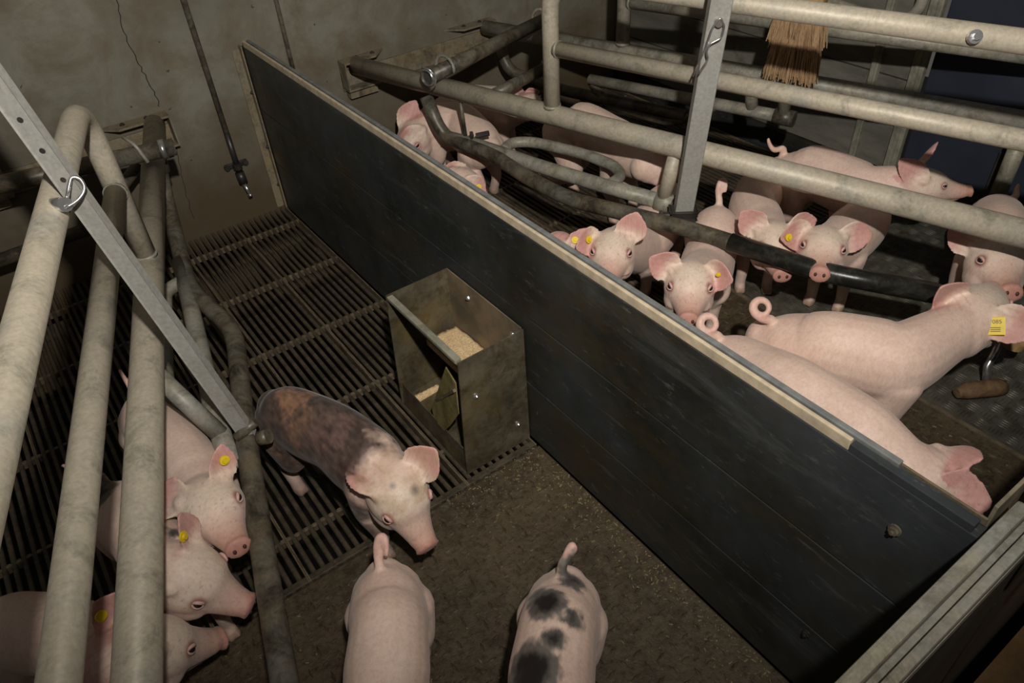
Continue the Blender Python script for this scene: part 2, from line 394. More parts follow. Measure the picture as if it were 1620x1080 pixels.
bm = bmesh.new(); prism(bm, [(-.122, -1.146, .200), (-.128, -1.188, .193), (-.140, -1.205, .135), (-.145, -1.176, .085), (-.148, -1.150, .050), (-.146, -1.112, .050), (-.140, -1.095, .068), (-.132, -1.110, .110)], .003, (.7, 0, .5))
rg = tag(obj('regulator_flap', bm, M['olive'], fd), 'olive flap below the hopper')
bm = bmesh.new(); box(bm, (-.134, -1.152, .140), (.006, .118, .006), Matrix.Rotation(-.82, 3, 'X')); obj('stiffener', bm, M['rib'], rg)
for p_, d_ in (((XB - .003, -1.06, .255), (-1, 0, 0)), ((XB - .003, -1.205, .255), (-1, 0, 0)), ((-.115, Y1 - th, .19), (0, -1, 0)), ((-.030, Y1 - th, .06), (0, -1, 0))):
    bolt(fd, p_, d_, .0045, .004, 'bright_steel')
def pile(x0, x1, y0, y1, z0, hgt, nx=14, ny=22, seed=1, amp=.003):
    rnd = random.Random(seed); bm = bmesh.new(); g = []
    for i in range(nx + 1):
        row = []
        for j in range(ny + 1):
            s, t = i / nx, j / ny
            row.append(bm.verts.new((x0 + (x1 - x0) * s, y0 + (y1 - y0) * t, z0 + hgt * math.sin(math.pi * t) ** .7 * (1 - .3 * s) + rnd.uniform(-amp, amp))))
        g.append(row)
    for i in range(nx):
        for j in range(ny): bm.faces.new((g[i][j], g[i + 1][j], g[i + 1][j + 1], g[i][j + 1]))
    be = [e for e in bm.edges if e.is_boundary]; r = bmesh.ops.extrude_edge_only(bm, edges=be)
    vv = [v for v in r['geom'] if isinstance(v, bmesh.types.BMVert)]
    for v in vv: v.co.z = z0 - .012
    bmesh.ops.recalc_face_normals(bm, faces=bm.faces); return bm
bm = pile(-.078, -.007, -1.222, -.992, .143, .010, amp=.0015)
tag(obj('pig_feed', bm, M['feed'], None, True), 'pale ground meal lying inside the open top of the feeder', 'feed', kind='stuff')
bm = pile(-.146, -.078, -1.022, -1.006, .026, .008, 14, 6, 3, .002)
tag(obj('pig_feed', bm, M['feed'], None, True), 'line of spilled meal in the trough at the foot of the feeder', 'feed', kind='stuff')

# ------------------------------------------------------------------ drinker pipe, conduit, wall rails
dp = thing('drinker_pipe', 'thin vertical water pipe on the wall ending in a nipple drinker', 'pipe')
tube_obj('pipe', [(-.107, -.016, 1.4), (-.107, -.016, .27)], .0075, M['pipe'], dp)
tube_obj('lower_pipe', [(-.107, -.016, .272), (-.107, -.016, .155)], .0082, M['conduit_black'], dp)
bm = bmesh.new(); tube(bm, [(-.107, -.018, .158), (-.106, -.024, .125)], .0125, 14); obj('coupling', bm, M['conduit_black'], dp, True)
bm = bmesh.new(); box(bm, (-.107, -.005, .176), (.066, .006, .016), None, .002); tube(bm, [(-.107, -.018, .184), (-.107, -.018, .168)], .0125, 14)
for sx in (-1, 1): tube(bm, [(-.107 + sx * .027, -.004, .176), (-.107 + sx * .027, -.014, .176)], .008, 12)
obj('pipe_clamp', bm, M['dark_steel'], dp)
bm = bmesh.new(); tube(bm, [(-.106, -.024, .127), (-.104, -.034, .108), (-.103, -.040, .095)], [.0065, .0055, .004], 12); tube(bm, [(-.103, -.040, .096), (-.102, -.043, .088)], .0058, 12)
tag(obj('nipple', bm, M['bright_steel'], dp, True), 'bright steel drinking nipple')
dc = thing('conduit', 'thin vertical pipe on the wall behind the top of the divider board', 'pipe')
tube_obj('pipe', [(.123, -.011, 1.4), (.123, -.011, .0)], .006, M['pipe'], dc)
bm = bmesh.new(); box(bm, (.123, -.003, .33), (.04, .004, .010)); obj('pipe_clamp', bm, M['dark_steel'], dc)

def wall_rail(label, x0, x1, brs, z=.3):
    t = thing('wall_rail', label, 'rail')
    bm = bmesh.new(); box(bm, ((x0 + x1) / 2, -.004, z + .012), (x1 - x0, .007, .058), None, .001); obj('strip', bm, M['rusty'], t)
    for (a, b, flip) in brs:
        k = .045
        for zz in (z + .070, z - .008):
            pl = [(a, -.001, zz), (b, -.001, zz), (b, -.045, zz), (a + k, -.045, zz)] if not flip else [(a, -.001, zz), (b, -.001, zz), (b - k, -.045, zz), (a, -.045, zz)]
            bm = bmesh.new(); prism(bm, pl, .005, (0, 0, 1)); bk = obj('bracket_plate', bm, M['rusty'], t)
        e = b if not flip else a
        bm = bmesh.new(); box(bm, (e - (.002 if not flip else -.002), -.024, z + .033), (.004, .046, .075)); box(bm, ((a + b) / 2 + (.02 if not flip else -.02), -.014, z - .022), (.09, .028, .026)); obj('bracket_end', bm, M['rusty'], t)
        for q in (.35, .7): bolt(t, (a + (b - a) * q, -.02, z + .075), (0, 0, 1), .005, .004, 'dark_steel')
    return t
wall_rail('flat steel wall rail with brackets left of the drinker pipe', -1.3, -.238, [(-.41, -.238, False), (-.80, -.64, False)])
wall_rail('flat steel wall rail with brackets right of the divider board', .262, .815, [(.262, .41, True), (.63, .80, False)])

# ------------------------------------------------------------------ crate sides
def crate(plane, s, label, low_side=None, far=False, detail=True, yend=-1.93, low=True, sway=None):
    """plane=(a,b): x=a+b*y ; s=+1/-1 direction of the piglet side in x"""
    a, b = plane
    P = lambda y, z, off=0: Vector((a + b * y + off, y, z))
    t = thing('crate_side', label, 'crate rail', loc=P(0, .36))
    def tb(name, pts, r, mat, fil=0, seg=18, hollow=False):
        o = tube_obj(name, pts, r, mat, t, fil, seg, hollow); o.matrix_parent_inverse = Matrix.Translation(-Vector(t.location)); return o
    def ob(name, bm_, mat, smooth=False):
        o = obj(name, bm_, mat, t, smooth); o.matrix_parent_inverse = Matrix.Translation(-Vector(t.location)); return o
    dm = M['dusty_tube']
    t['_p'] = 0; del t['_p']
    tb('main_rail', [P(-.035, .36), P(yend, .36)], .0255 if not far else .022, dm if not far else M['rail_tube'])
    zt = .672 if not far else .66; ym = -.70 if not far else -.50
    zm = .521 if not far else .495
    tb('top_rail', [P(ym, .378), P(ym, zt), P(yend, zt + .006)], .0195, dm if not far else M['rail_tube'], .075)
    tb('mid_rail', [P(ym - .012, zm), P(yend, zm + .003)], .0180, dm if not far else M['rail_tube'])
    # weld beads
    bm = bmesh.new(); tube(bm, [P(ym, .380), P(ym, .387)], .0215, 16); ob('weld', bm, M['rail_tube'], True)
    bm = bmesh.new(); tube(bm, [P(ym - .016, zm), P(ym - .022, zm)], .0197, 16); ob('weld', bm, M['rail_tube'], True)
    return t, P, tb, ob
PLl = (-.268, .30); PLr = (.289, -.295); PLb = (.745, -.335)

# left crate side
t, P, tb, ob = crate(PLl, 1, 'dusty galvanised crate side in the left foreground with crossing bars')
LZ = .21
tb('lower_rail', [(-.335, -.235, .335), (-.352, -.262, .25), (-.392, -.455, LZ), (-.418, -.585, LZ), (-.392, -.79, LZ), (-.486, -1.10, LZ), (-.555, -1.352, LZ), (-.64, -1.68, LZ), (-.70, -1.9, LZ)], .0178, M['low_tube'], .06)
tb('inner_rail', [(-.400, -.47, LZ + .003), (-.452, -.735, LZ + .003), (-.505, -1.00, LZ + .003), (-.525, -1.13, LZ + .003)], .0172, M['rail_tube'], 0, 16, True)
tb('finger_bar', [(-.420, -.545, LZ), (-.462, -.56, LZ), (-.55, -.86, LZ), (-.547, -.95, LZ), (-.507, -1.02, LZ)], .0145, M['rail_tube'], .04)
tb('stub_tube', [(-.56, -1.0, .34), (-.515, -1.06, LZ + .01)], .015, M['rail_tube'])
tb('hinge_ring', [(-.332, -.225, .37), (-.335, -.235, .32)], .0225, M['low_tube'])
# adjustment bar (flat bar with punched slots)
E = Vector((-.478, -1.095, .225)); U = Vector((-.552, -1.068, .694)); D = (U - E).normalized(); top_ = U + D * .27
sideV = D.cross(Vector((.45, .63, -.2))).normalized(); nV = D.cross(sideV).normalized()
if nV.dot(CP - U) < 0: nV = -nV
rot = Matrix((sideV, D, sideV.cross(D))).transposed()
bm = bmesh.new(); box(bm, (E + top_) / 2, (.026, (top_ - E).length, .010), rot, .002); ab = ob('adjustment_bar', bm, M['flat_steel'])
for k in range(7):
    c_ = U + D * (.020 + .040 * k) + nV * .0052
    bm = bmesh.new(); tube(bm, [c_, c_ + nV * .0006], [.0035, .0035], 10); hh = ob('slot', bm, M['dark_steel']); hh.parent = ab; hh.matrix_parent_inverse = Matrix.Identity(4)
bm = bmesh.new(); tube(bm, [E + D * .012 + Vector((-.016, 0, -.01)), E + D * .012 + Vector((.02, -.008, .012))], .0085, 14); tube(bm, [E + Vector((.012, -.02, -.004)), E + Vector((.026, -.03, .002))], .013, 12)
ob('pivot_bolt', bm, M['low_tube'], True)
bm = bmesh.new(); tube(bm, [U + Vector((-.03, .01, -.012)), U + nV * .03], .009, 12); ob('locating_pin', bm, M['bright_steel'], True)
pc = [Vector(q) for q in ((0, 0, .004), (.018, .010, .030), (.03, .016, .045), (.044, .012, .038), (.046, .004, .018), (.032, -.002, .004), (.012, -.008, -.004), (-.01, -.012, -.006))]
bm = bmesh.new(); tube(bm, fillet([U + nV * .024 + q * .55 for q in pc], .008), .0024, 8); cl = ob('retaining_clip', bm, M['bright_steel'], True)

# right crate side (near)
t, P, tb, ob = crate(PLr, -1, 'dusty galvanised crate side crossing the right pen nearest the divider')
z = .22
tb('lower_rail', [(.372, -.30, .325), (.378, -.335, .25), (.388, -.36, z), (.421, -.536, z), (.411, -.715, z), (.421, -.851, z), (.538, -1.145, z), (.611, -1.417, z), (.716, -1.605, z)], .0185, M['low_tube'], .05)
tb('blackened_rail', [(.560, -1.225, z), (.611, -1.419, z), (.712, -1.60, z)], .0205, M['black_tube'], .05)  # tube added over the lower rail to draw its blackened stretch
tb('inner_rail', [(.386, -.355, z + .002), (.424, -.473, z + .002), (.476, -.684, z), (.523, -.849, z), (.580, -1.022, z)], .018, M['rail_tube'], .02, 18, True)
tb('end_sleeve', [(.571, -.995, z), (.584, -1.035, z)], .0225, M['rail_tube'], 0, 18, True)
tb('stub_tube', [(.576, -1.010, z + .01), (.590, -1.022, .345)], .0165, M['dusty_tube'])
tb('finger_bar', [(.451, -.539, z), (.500, -.508, z), (.545, -.545, z), (.60, -.69, z), (.615, -.80, z), (.590, -.855, z), (.530, -.865, z)], .0145, M['rail_tube'], .04)
tb('hinge_pin', [(.408, -.418, .345), (.412, -.421, .235)], .0055, M['low_tube'])
bm = bmesh.new(); tube(bm, [(.425, -.455, .245), (.452, -.478, .252)], .0075, 10); tube(bm, [(.414, -.445, .246), (.418, -.449, .247)], .012, 6); ob('wing_bolt', bm, M['dark_steel'])
# flat bar
E = Vector((.560, -1.085, .225)); U = Vector((.535, -1.142, .70)); D = (U - E).normalized(); top_ = U + D * .2
sideV = D.cross(Vector((.45, .63, -.2))).normalized(); nV = D.cross(sideV).normalized()
if nV.dot(CP - U) < 0: nV = -nV
rot = Matrix((sideV, D, sideV.cross(D))).transposed()
bm = bmesh.new(); box(bm, (E + top_) / 2, (.040, (top_ - E).length, .016), rot, .003); ob('adjustment_bar', bm, M['flat_steel'])
bm = bmesh.new(); box(bm, E + D * .006, (.056, .020, .028), rot, .004); tube(bm, [E + sideV * .03, E + sideV * .052], .008, 8); tube(bm, [E - sideV * .02, E - sideV * .034], .007, 8); tube(bm, [E + sideV * .046, E + sideV * .052], .0125, 6)
ob('pivot_clamp', bm, M['dark_steel'])
PN = Vector((.5375, -1.137, .668)) + nV * .012
bm = bmesh.new(); tube(bm, [PN - nV * .01, PN + nV * .008], .0075, 12); ob('locating_pin', bm, M['bright_steel'], True)
q_ = lambda s_, d_, n_: PN + sideV * s_ + D * d_ + nV * n_
sg = 1 if sideV.dot(Vector(CR[0])) > 0 else -1
bm = bmesh.new(); tube(bm, fillet([q_(-sg * .034, -.098, .012), q_(-sg * .018, -.045, .010), q_(-sg * .012, -.008, .009), q_(0, .012, .008), q_(sg * .010, -.004, .009), q_(sg * .008, -.026, .010), q_(-sg * .012, -.036, .011), q_(-sg * .016, -.052, .012), q_(-sg * .010, -.064, .013), q_(-sg * .024, -.092, .015)], .006), .0021, 8)
ob('retaining_clip', bm, M['bright_steel'], True)
bp_ = P(-1.50, .672) + Vector((-.016, -.01, .006)); bm = bmesh.new(); tube(bm, [bp_, bp_ + Vector((-.006, -.006, .004))], .011, 14); tube(bm, [bp_ + Vector((-.006, -.006, .004)), bp_ + Vector((-.011, -.011, .007))], .006, 8); ob('bolt', bm, M['bright_steel'])

# right crate side (far)
t, P, tb, ob = crate(PLb, -1, 'duller galvanised crate side farther back, beside the partition boards', far=True, yend=-1.64)
z = .24
tb('lower_rail', [(.77, -.09, .33), (.775, -.12, .24), P(-.30, .21), P(-.60, .21, 0), P(-.70, .21)], .0175, M['low_tube'], .05)
tb('inner_rail', [P(-.40, .26), P(-.89, .262), P(-.94, .262)], .0165, M['rail_tube'], 0, 16, True)
tb('finger_bar', [P(-.41, .25), P(-.45, .20), P(-.54, .19), P(-.66, .184), P(-.74, .225), P(-.78, .26)], .015, M['low_tube'], .035)
tb('adjustment_tube', [P(-.955, .80), P(-.955, .26)], .0165, M['rail_tube'])
tb('pivot_clamp', [P(-.935, .262), P(-.985, .262)], .021, M['low_tube'])
tb('stub_tube', [P(-.86, .345), P(-.875, .27)], .0165, M['rail_tube'])
tb('end_post', [P(-1.46, .35), P(-1.46, .13)], .018, M['rail_tube'])

# left crate side (far, mostly out of frame)
cb = thing('wall_tube', 'dull steel tube low along the wall behind the left crate side', 'rail')
tube_obj('tube', [(-1.3, -.16, .20), (-.52, -.14, .20)], .016, M['low_tube'], cb)
tube_obj('prop', [(-.52, -.14, .20), (-.36, -.12, .31)], .014, M['low_tube'], cb)

# cross tubes
def cross(label, a, b, rings, r=.019, mat='low_tube'):
    t = thing('cross_tube', label, 'rail', loc=a)
    def q(o): o.matrix_parent_inverse = Matrix.Translation(-Vector(a)); return o
    q(tube_obj('tube', [a, b], r, M[mat], t, 0, 18, True))
    d = (Vector(b) - Vector(a)).normalized(); sd = d.cross(Vector((0, 0, 1))).normalized(); up = Vector((0, 0, 1))
    for f, rr in rings:
        c0 = Vector(a).lerp(Vector(b), f); pts = []
        for k in range(11):
            an = -.25 + k * (math.pi + .5) / 10; pts.append(c0 + sd * math.cos(an) * rr + up * (math.sin(an) * rr + .004))
        q(tube_obj('hoop', pts, .0045, M['rail_tube'], t, 0, 8))
    return t, q, d
t, q, d = cross('grey steel tube lying across the two crate sides near the wall', (.335, -.385, .408), (.835, -.240, .408), [(.14, .031), (.97, .031)])
bm = bmesh.new(); tube(bm, [Vector((.335, -.385, .408)) - d * .001, Vector((.335, -.385, .408)) + d * .014], .022, 18, True, True); q(obj('end_ring', bm, M['bright_steel'], t, True))
p0 = Vector((.335, -.385, .408)) + d * .006
q(tube_obj('spring_clip', [p0 + Vector((-.012, .006, .028)), p0 + Vector((0, -.012, .024)), p0 + Vector((.012, -.022, .006)), p0 + Vector((.004, -.022, -.018)), p0 + Vector((-.006, -.012, -.024))], .0022, M['bright_steel'], t, .008, 8))
t, q, d = cross('steel tube lying across the left crate side near the wall', (-.955, -.17, .408), (-.300, -.325, .408), [])
for f in (.955,):
    c0 = Vector((-.955, -.17, .408)).lerp(Vector((-.300, -.325, .408)), f)
    q(tube_obj('end_ring', [c0, c0 + d * .012], .0215, M['bright_steel'], t, 0, 18))
    c1 = c0 - d * .05
    q(tube_obj('pin', [c1 + Vector((-.012, .012, .042)), c1 + Vector((.002, -.014, .028)), c1 + Vector((.012, -.030, -.012))], .0042, M['rail_tube'], t, .01, 8))
cross('shorter steel tube under the crate rails close to the wall', (.545, -.372, .30), (.80, -.31, .30), [], .0165)[0]

# ------------------------------------------------------------------ partition on the right
pt = thing('partition', 'dim grey board partition with pale posts behind the right pen', 'partition')
for k in range(7):
    bm = bmesh.new(); box(bm, (XR + .012, -.56, .075 + .125 * k + .06), (.022, 1.10, .121), None, .002); obj('plank', bm, M['partition'], pt)
bm = bmesh.new(); box(bm, (XR + .005, -.56, .035), (.03, 1.10, .07)); obj('plinth', bm, M['board'], pt)
for y in (-1.135, -1.02):
    bm = bmesh.new(); box(bm, (XR - .004, y, .48), (.018, .034 if y < -1.1 else .02, .82), None, .002)
    box(bm, (XR - .014, y, .48), (.006, .010, .82)); pp = obj('post', bm, M['post'], pt)
bl = thing('blue_panel', 'dark blue panel standing right of the pale posts at the back', 'panel')
bm = bmesh.new(); box(bm, (XR + .012, -1.66, .50), (.02, 1.0, .80), None, .004); obj('sheet', bm, M['blue'], bl)
bm = bmesh.new(); box(bm, (XR + .012, -1.66, .05), (.026, 1.0, .10)); obj('foot', bm, M['board'], bl)
for y in (-1.40, -1.505):
    bm = bmesh.new(); box(bm, (XR - .006, y, .12), (.016, .016 if y > -1.45 else .032, .22), None, .002); obj('leg', bm, M['post'] if y < -1.45 else M['dark_steel'], bl)
hk = thing('bent_tube', 'bent dusty steel tube handle hanging on the partition at the top edge', 'tube')
tube_obj('tube', [(XR - .03, -.55, .50), (XR - .03, -.84, .478), (XR - .03, -1.05, .462), (XR - .03, -1.11, .50), (XR - .03, -1.10, .62)], .0135, M['rail_tube'], hk, .05)

# brush head hanging on the far crate rail
bc = Vector((1.062, -.975, .0))
br = thing('brush', 'coarse brown bristle brush head hanging behind the top rail', 'brush')
bm = bmesh.new(); box(bm, (1.020, -.985, .58), (.045, .10, .10), Matrix.Rotation(.3, 3, 'Z'), .008); obj('stock', bm, M['wood_disc'], br)
def bristles(zt, zb, seed, n_=420):
    rnd = random.Random(seed); bm = bmesh.new(); R_ = Matrix.Rotation(.3, 3, 'Z')
    for k in range(n_):
        o_ = R_ @ Vector((rnd.uniform(-.024, .024), rnd.uniform(-.05, .05), 0)); a = Vector((1.020, -.985, zt)) + o_
        b = Vector((1.020, -.985, zb + rnd.uniform(-.012, .012))) + o_ * 1.25 + Vector((rnd.uniform(-.006, .006), rnd.uniform(-.006, .006), 0))
        tube(bm, [a, (a + b) / 2 + Vector((rnd.uniform(-.003, .003), rnd.uniform(-.003, .003), 0)), b], [.0026, .0024, .0012], 4)
    return bm
tag(obj('bristles', bristles(.55, .47, 1), M['bristle'], br), kind='stuff')
tag(obj('lower_bristles', bristles(.485, .39, 2), M['bristle'], br), kind='stuff')

# chew toy on the tread plate
ty = thing('chew_toy', 'chewed wooden bar, disc and metal rod on the tread plate', 'toy')
bm = bmesh.new(); tube(bm, [(.725, -1.700, .02), (.745, -1.708, .021), (.80, -1.742, .021), (.812, -1.750, .02)], [.010, .017, .018, .015], 12); obj('wooden_bar', bm, M['wood'], ty, True)
tube_obj('rod', [(.800, -1.722, .012), (.815, -1.705, .045), (.845, -1.700, .088)], .0075, M['bright_steel'], ty)
bm = bmesh.new(); tube(bm, [(.865, -1.712, .082), (.867, -1.714, .097)], .026, 20); obj('wooden_disc', bm, M['wood_disc'], ty)
tube_obj('chain_link', [(.868, -1.72, .095), (.90, -1.73, .11), (.93, -1.74, .10)], .005, M['bright_steel'], ty, .01, 8)

# ------------------------------------------------------------------ pigs
PIG_POSES = {
    'L1': {"sp": [[-0.406, -1.03, 0.24], [-0.36, -1.179, 0.265], [-0.34, -1.272, 0.265], [-0.333, -1.318, 0.238]], "sn": [-0.333, -1.405, 0.135], "ears": [[-0.391, -1.284, 0.234], [-0.27, -1.362, 0.268]], "n": "eb", "coat": "dark", "s": 1.05},
    'L2': {"sp": [[-0.607, -0.863, 0.225], [-0.583, -1.019, 0.25], [-0.578, -1.125, 0.255], [-0.579, -1.19, 0.255]], "sn": [-0.574, -1.27, 0.22], "ears": [[-0.633, -1.161, 0.249], [-0.525, -1.174, 0.307]], "n": "ce", "tail": [[-0.603, -0.85, 0.228], [-0.605, -0.839, 0.241], [-0.607, -0.824, 0.257]], "tags": [[[-0.53, -1.207, 0.287], "round"]], "s": 0.95, "hs": 1.15},
    'L3': {"sp": [[-0.702, -1.039, 0.22], [-0.679, -1.164, 0.25], [-0.667, -1.249, 0.25], [-0.66, -1.276, 0.25]], "sn": [-0.596, -1.342, 0.15], "ears": [[-0.703, -1.273, 0.226], [-0.619, -1.262, 0.292]], "n": "ee", "tail": [[-0.699, -1.027, 0.222], [-0.721, -1.009, 0.228], [-0.742, -0.984, 0.242]], "tags": [[[-0.613, -1.297, 0.279], "round"]], "coat": "L3", "s": 0.94, "hs": 1.2},
    'L4': {"sp": [[-0.891, -1.16, 0.22], [-0.821, -1.252, 0.25], [-0.777, -1.317, 0.255], [-0.748, -1.365, 0.25]], "sn": [-0.645, -1.339, 0.113], "ears": [[-0.75, -1.322, 0.29], [-0.792, -1.382, 0.235]], "n": "cc", "tail": [[-0.889, -1.149, 0.22], [-0.904, -1.129, 0.234]], "tags": [[[-0.737, -1.36, 0.281], "round"]]},
    'L5': {"sp": [[-0.427, -1.462, 0.235], [-0.462, -1.54, 0.26], [-0.504, -1.605, 0.26], [-0.57, -1.72, 0.25]], "sn": [-0.62, -1.806, 0.13], "tail": [[-0.427, -1.461, 0.224], [-0.419, -1.446, 0.246], [-0.411, -1.441, 0.259], [-0.405, -1.446, 0.261], [-0.408, -1.455, 0.254], [-0.415, -1.464, 0.244]]},
    'L6': {"sp": [[-0.236, -1.63, 0.235], [-0.289, -1.677, 0.26], [-0.35, -1.735, 0.26], [-0.47, -1.78, 0.25]], "sn": [-0.563, -1.815, 0.13], "tail": [[-0.235, -1.622, 0.232], [-0.223, -1.618, 0.246], [-0.212, -1.616, 0.259], [-0.212, -1.622, 0.257], [-0.22, -1.626, 0.251]], "coat": "L6"},
    'R1': {"sp": [[0.484, -0.414, 0.24], [0.493, -0.266, 0.26], [0.439, -0.214, 0.26], [0.37, -0.22, 0.23]], "sn": [0.27, -0.27, 0.13], "ears": [[0.402, -0.191, 0.279], [0.297, -0.231, 0.171]], "n": "cc", "s": 1.15},
    'R2': {"sp": [[0.528, -0.08, 0.22], [0.601, -0.152, 0.25], [0.672, -0.236, 0.25], [0.7, -0.304, 0.24]], "sn": [0.678, -0.447, 0.247], "ears": [[0.703, -0.251, 0.263], [0.704, -0.331, 0.262]], "n": "cc", "s": 1.1, "hs": 1.0},
    'R3': {"sp": [[0.1, -0.3, 0.21], [0.17, -0.36, 0.23], [0.24, -0.42, 0.23], [0.305, -0.533, 0.21]], "sn": [0.36, -0.57, 0.12], "ears": [[0.337, -0.598, 0.168], [0.254, -0.513, 0.197]], "n": "cc", "tags": [[[0.33, -0.595, 0.182], "round"]]},
    'R4': {"sp": [[0.652, -0.526, 0.27], [0.692, -0.593, 0.3], [0.699, -0.735, 0.29], [0.675, -0.864, 0.265]], "sn": [0.84, -0.93, 0.15], "ears": [[0.683, -0.905, 0.26], [0.725, -0.857, 0.273]], "n": "cc", "tail": [[0.644, -0.524, 0.254], [0.62, -0.517, 0.249]], "s": 1.15, "hs": 1.0},
    'R6': {"sp": [[0.683, -0.939, 0.215], [0.601, -0.975, 0.205], [0.499, -1.008, 0.205], [0.349, -1.083, 0.265]], "sn": [0.263, -1.164, 0.222], "ears": [[0.262, -1.066, 0.256], [0.382, -1.113, 0.304]], "n": "ff", "tail": [[0.68, -0.94, 0.199], [0.694, -0.933, 0.219], [0.708, -0.935, 0.229], [0.714, -0.947, 0.224], [0.703, -0.951, 0.216]], "tags": [[[0.295, -1.071, 0.265], "round"]], "s": 1.15, "hs": 1.2},
    'R7': {"sp": [[0.14, -0.74, 0.22], [0.16, -0.83, 0.235], [0.19, -0.92, 0.235], [0.272, -0.998, 0.23]], "sn": [0.2, -1.11, 0.1], "ears": [[0.347, -1.021, 0.256], [0.257, -1.004, 0.215]], "n": "cc", "tags": [[[0.293, -1.027, 0.246], "round"]]},
    'R8': {"sp": [[0.674, -1.093, 0.22], [0.627, -1.127, 0.197], [0.501, -1.212, 0.215], [0.382, -1.274, 0.265]], "sn": [0.292, -1.356, 0.225], "ears": [[0.323, -1.233, 0.283], [0.4, -1.343, 0.264]], "n": "ff", "tail": [[0.68, -1.088, 0.216], [0.687, -1.075, 0.237], [0.701, -1.069, 0.255], [0.706, -1.079, 0.252], [0.693, -1.091, 0.234]], "tags": [[[0.38, -1.33, 0.271], "slim"]], "s": 1.1, "hs": 1.2},
    'R9': {"sp": [[0.93, -1.03, 0.215], [0.789, -1.104, 0.225], [0.72, -1.188, 0.23], [0.663, -1.257, 0.235]], "sn": [0.614, -1.316, 0.185], "ears": [[0.613, -1.215, 0.258], [0.738, -1.304, 0.238]], "n": "ff", "tags": [[[0.709, -1.294, 0.236], "round"]], "s": 1.08, "hs": 1.2},
    'R10': {"sp": [[1.02, -1.24, 0.22], [0.914, -1.322, 0.235], [0.792, -1.346, 0.245], [0.691, -1.359, 0.255]], "sn": [0.594, -1.423, 0.228], "ears": [[0.597, -1.312, 0.254], [0.759, -1.427, 0.248]], "n": "ff", "tail": [[1.052, -1.27, 0.198], [1.035, -1.253, 0.208], [1.0, -1.227, 0.212]], "tags": [[[0.615, -1.335, 0.259], "round"]], "s": 1.08, "hs": 1.22},
    'R11': {"sp": [[0.942, -1.068, 0.25], [0.961, -1.147, 0.28], [0.959, -1.289, 0.285], [1.007, -1.359, 0.285]], "sn": [1.109, -1.445, 0.228], "ears": [[0.951, -1.324, 0.33], [1.106, -1.349, 0.33]], "n": "ce", "tail": [[0.943, -1.057, 0.249], [0.921, -1.046, 0.249], [0.916, -1.033, 0.262], [0.918, -1.024, 0.275]], "s": 1.1, "hs": 1.0},
    'R12': {"sp": [[1.15, -1.5, 0.24], [1.03, -1.555, 0.27], [0.95, -1.59, 0.27], [0.87, -1.618, 0.27]], "sn": [0.802, -1.676, 0.24], "ears": [[0.845, -1.565, 0.274], [0.933, -1.676, 0.254]], "n": "ff", "tail": [[1.169, -1.517, 0.223], [1.174, -1.512, 0.235], [1.183, -1.509, 0.246]], "s": 1.15, "hs": 1.28},
    'R13': {"sp": [[0.39, -1.473, 0.26], [0.423, -1.573, 0.295], [0.486, -1.662, 0.295], [0.639, -1.691, 0.28]], "sn": [0.86, -1.66, 0.235], "ears": [[0.579, -1.649, 0.329], [0.657, -1.765, 0.265]], "n": "cc", "tail": [[0.384, -1.469, 0.245], [0.367, -1.464, 0.255], [0.355, -1.454, 0.266], [0.355, -1.446, 0.274], [0.361, -1.443, 0.282], [0.37, -1.446, 0.286], [0.377, -1.454, 0.284], [0.378, -1.462, 0.278], [0.372, -1.467, 0.271], [0.362, -1.466, 0.266]], "tags": [[[0.601, -1.743, 0.289], "square"]], "s": 1.2, "hs": 1.3},
    'R14': {"sp": [[0.285, -1.449, 0.26], [0.268, -1.61, 0.3], [0.269, -1.732, 0.3], [0.277, -1.817, 0.26]], "sn": [0.335, -1.93, 0.11], "ears": [[0.286, -1.897, 0.234], [0.319, -1.848, 0.258]], "n": "ce", "tail": [[0.275, -1.44, 0.247], [0.259, -1.435, 0.257], [0.248, -1.425, 0.268], [0.247, -1.418, 0.276], [0.254, -1.415, 0.284], [0.262, -1.418, 0.288], [0.269, -1.426, 0.287], [0.27, -1.434, 0.28], [0.265, -1.439, 0.273], [0.255, -1.438, 0.269]], "s": 1.22, "hs": 1.4},
}
SPOTS = {"L6": [[-0.227, -1.641, 0.24, 0.019], [-0.288, -1.623, 0.24, 0.014], [-0.289, -1.658, 0.25, 0.022], [-0.279, -1.692, 0.24, 0.014], [-0.314, -1.703, 0.25, 0.014], [-0.359, -1.714, 0.25, 0.029]], "L3": [[-0.722, -1.056, 0.2, 0.03], [-0.634, -1.224, 0.24, 0.012]]}
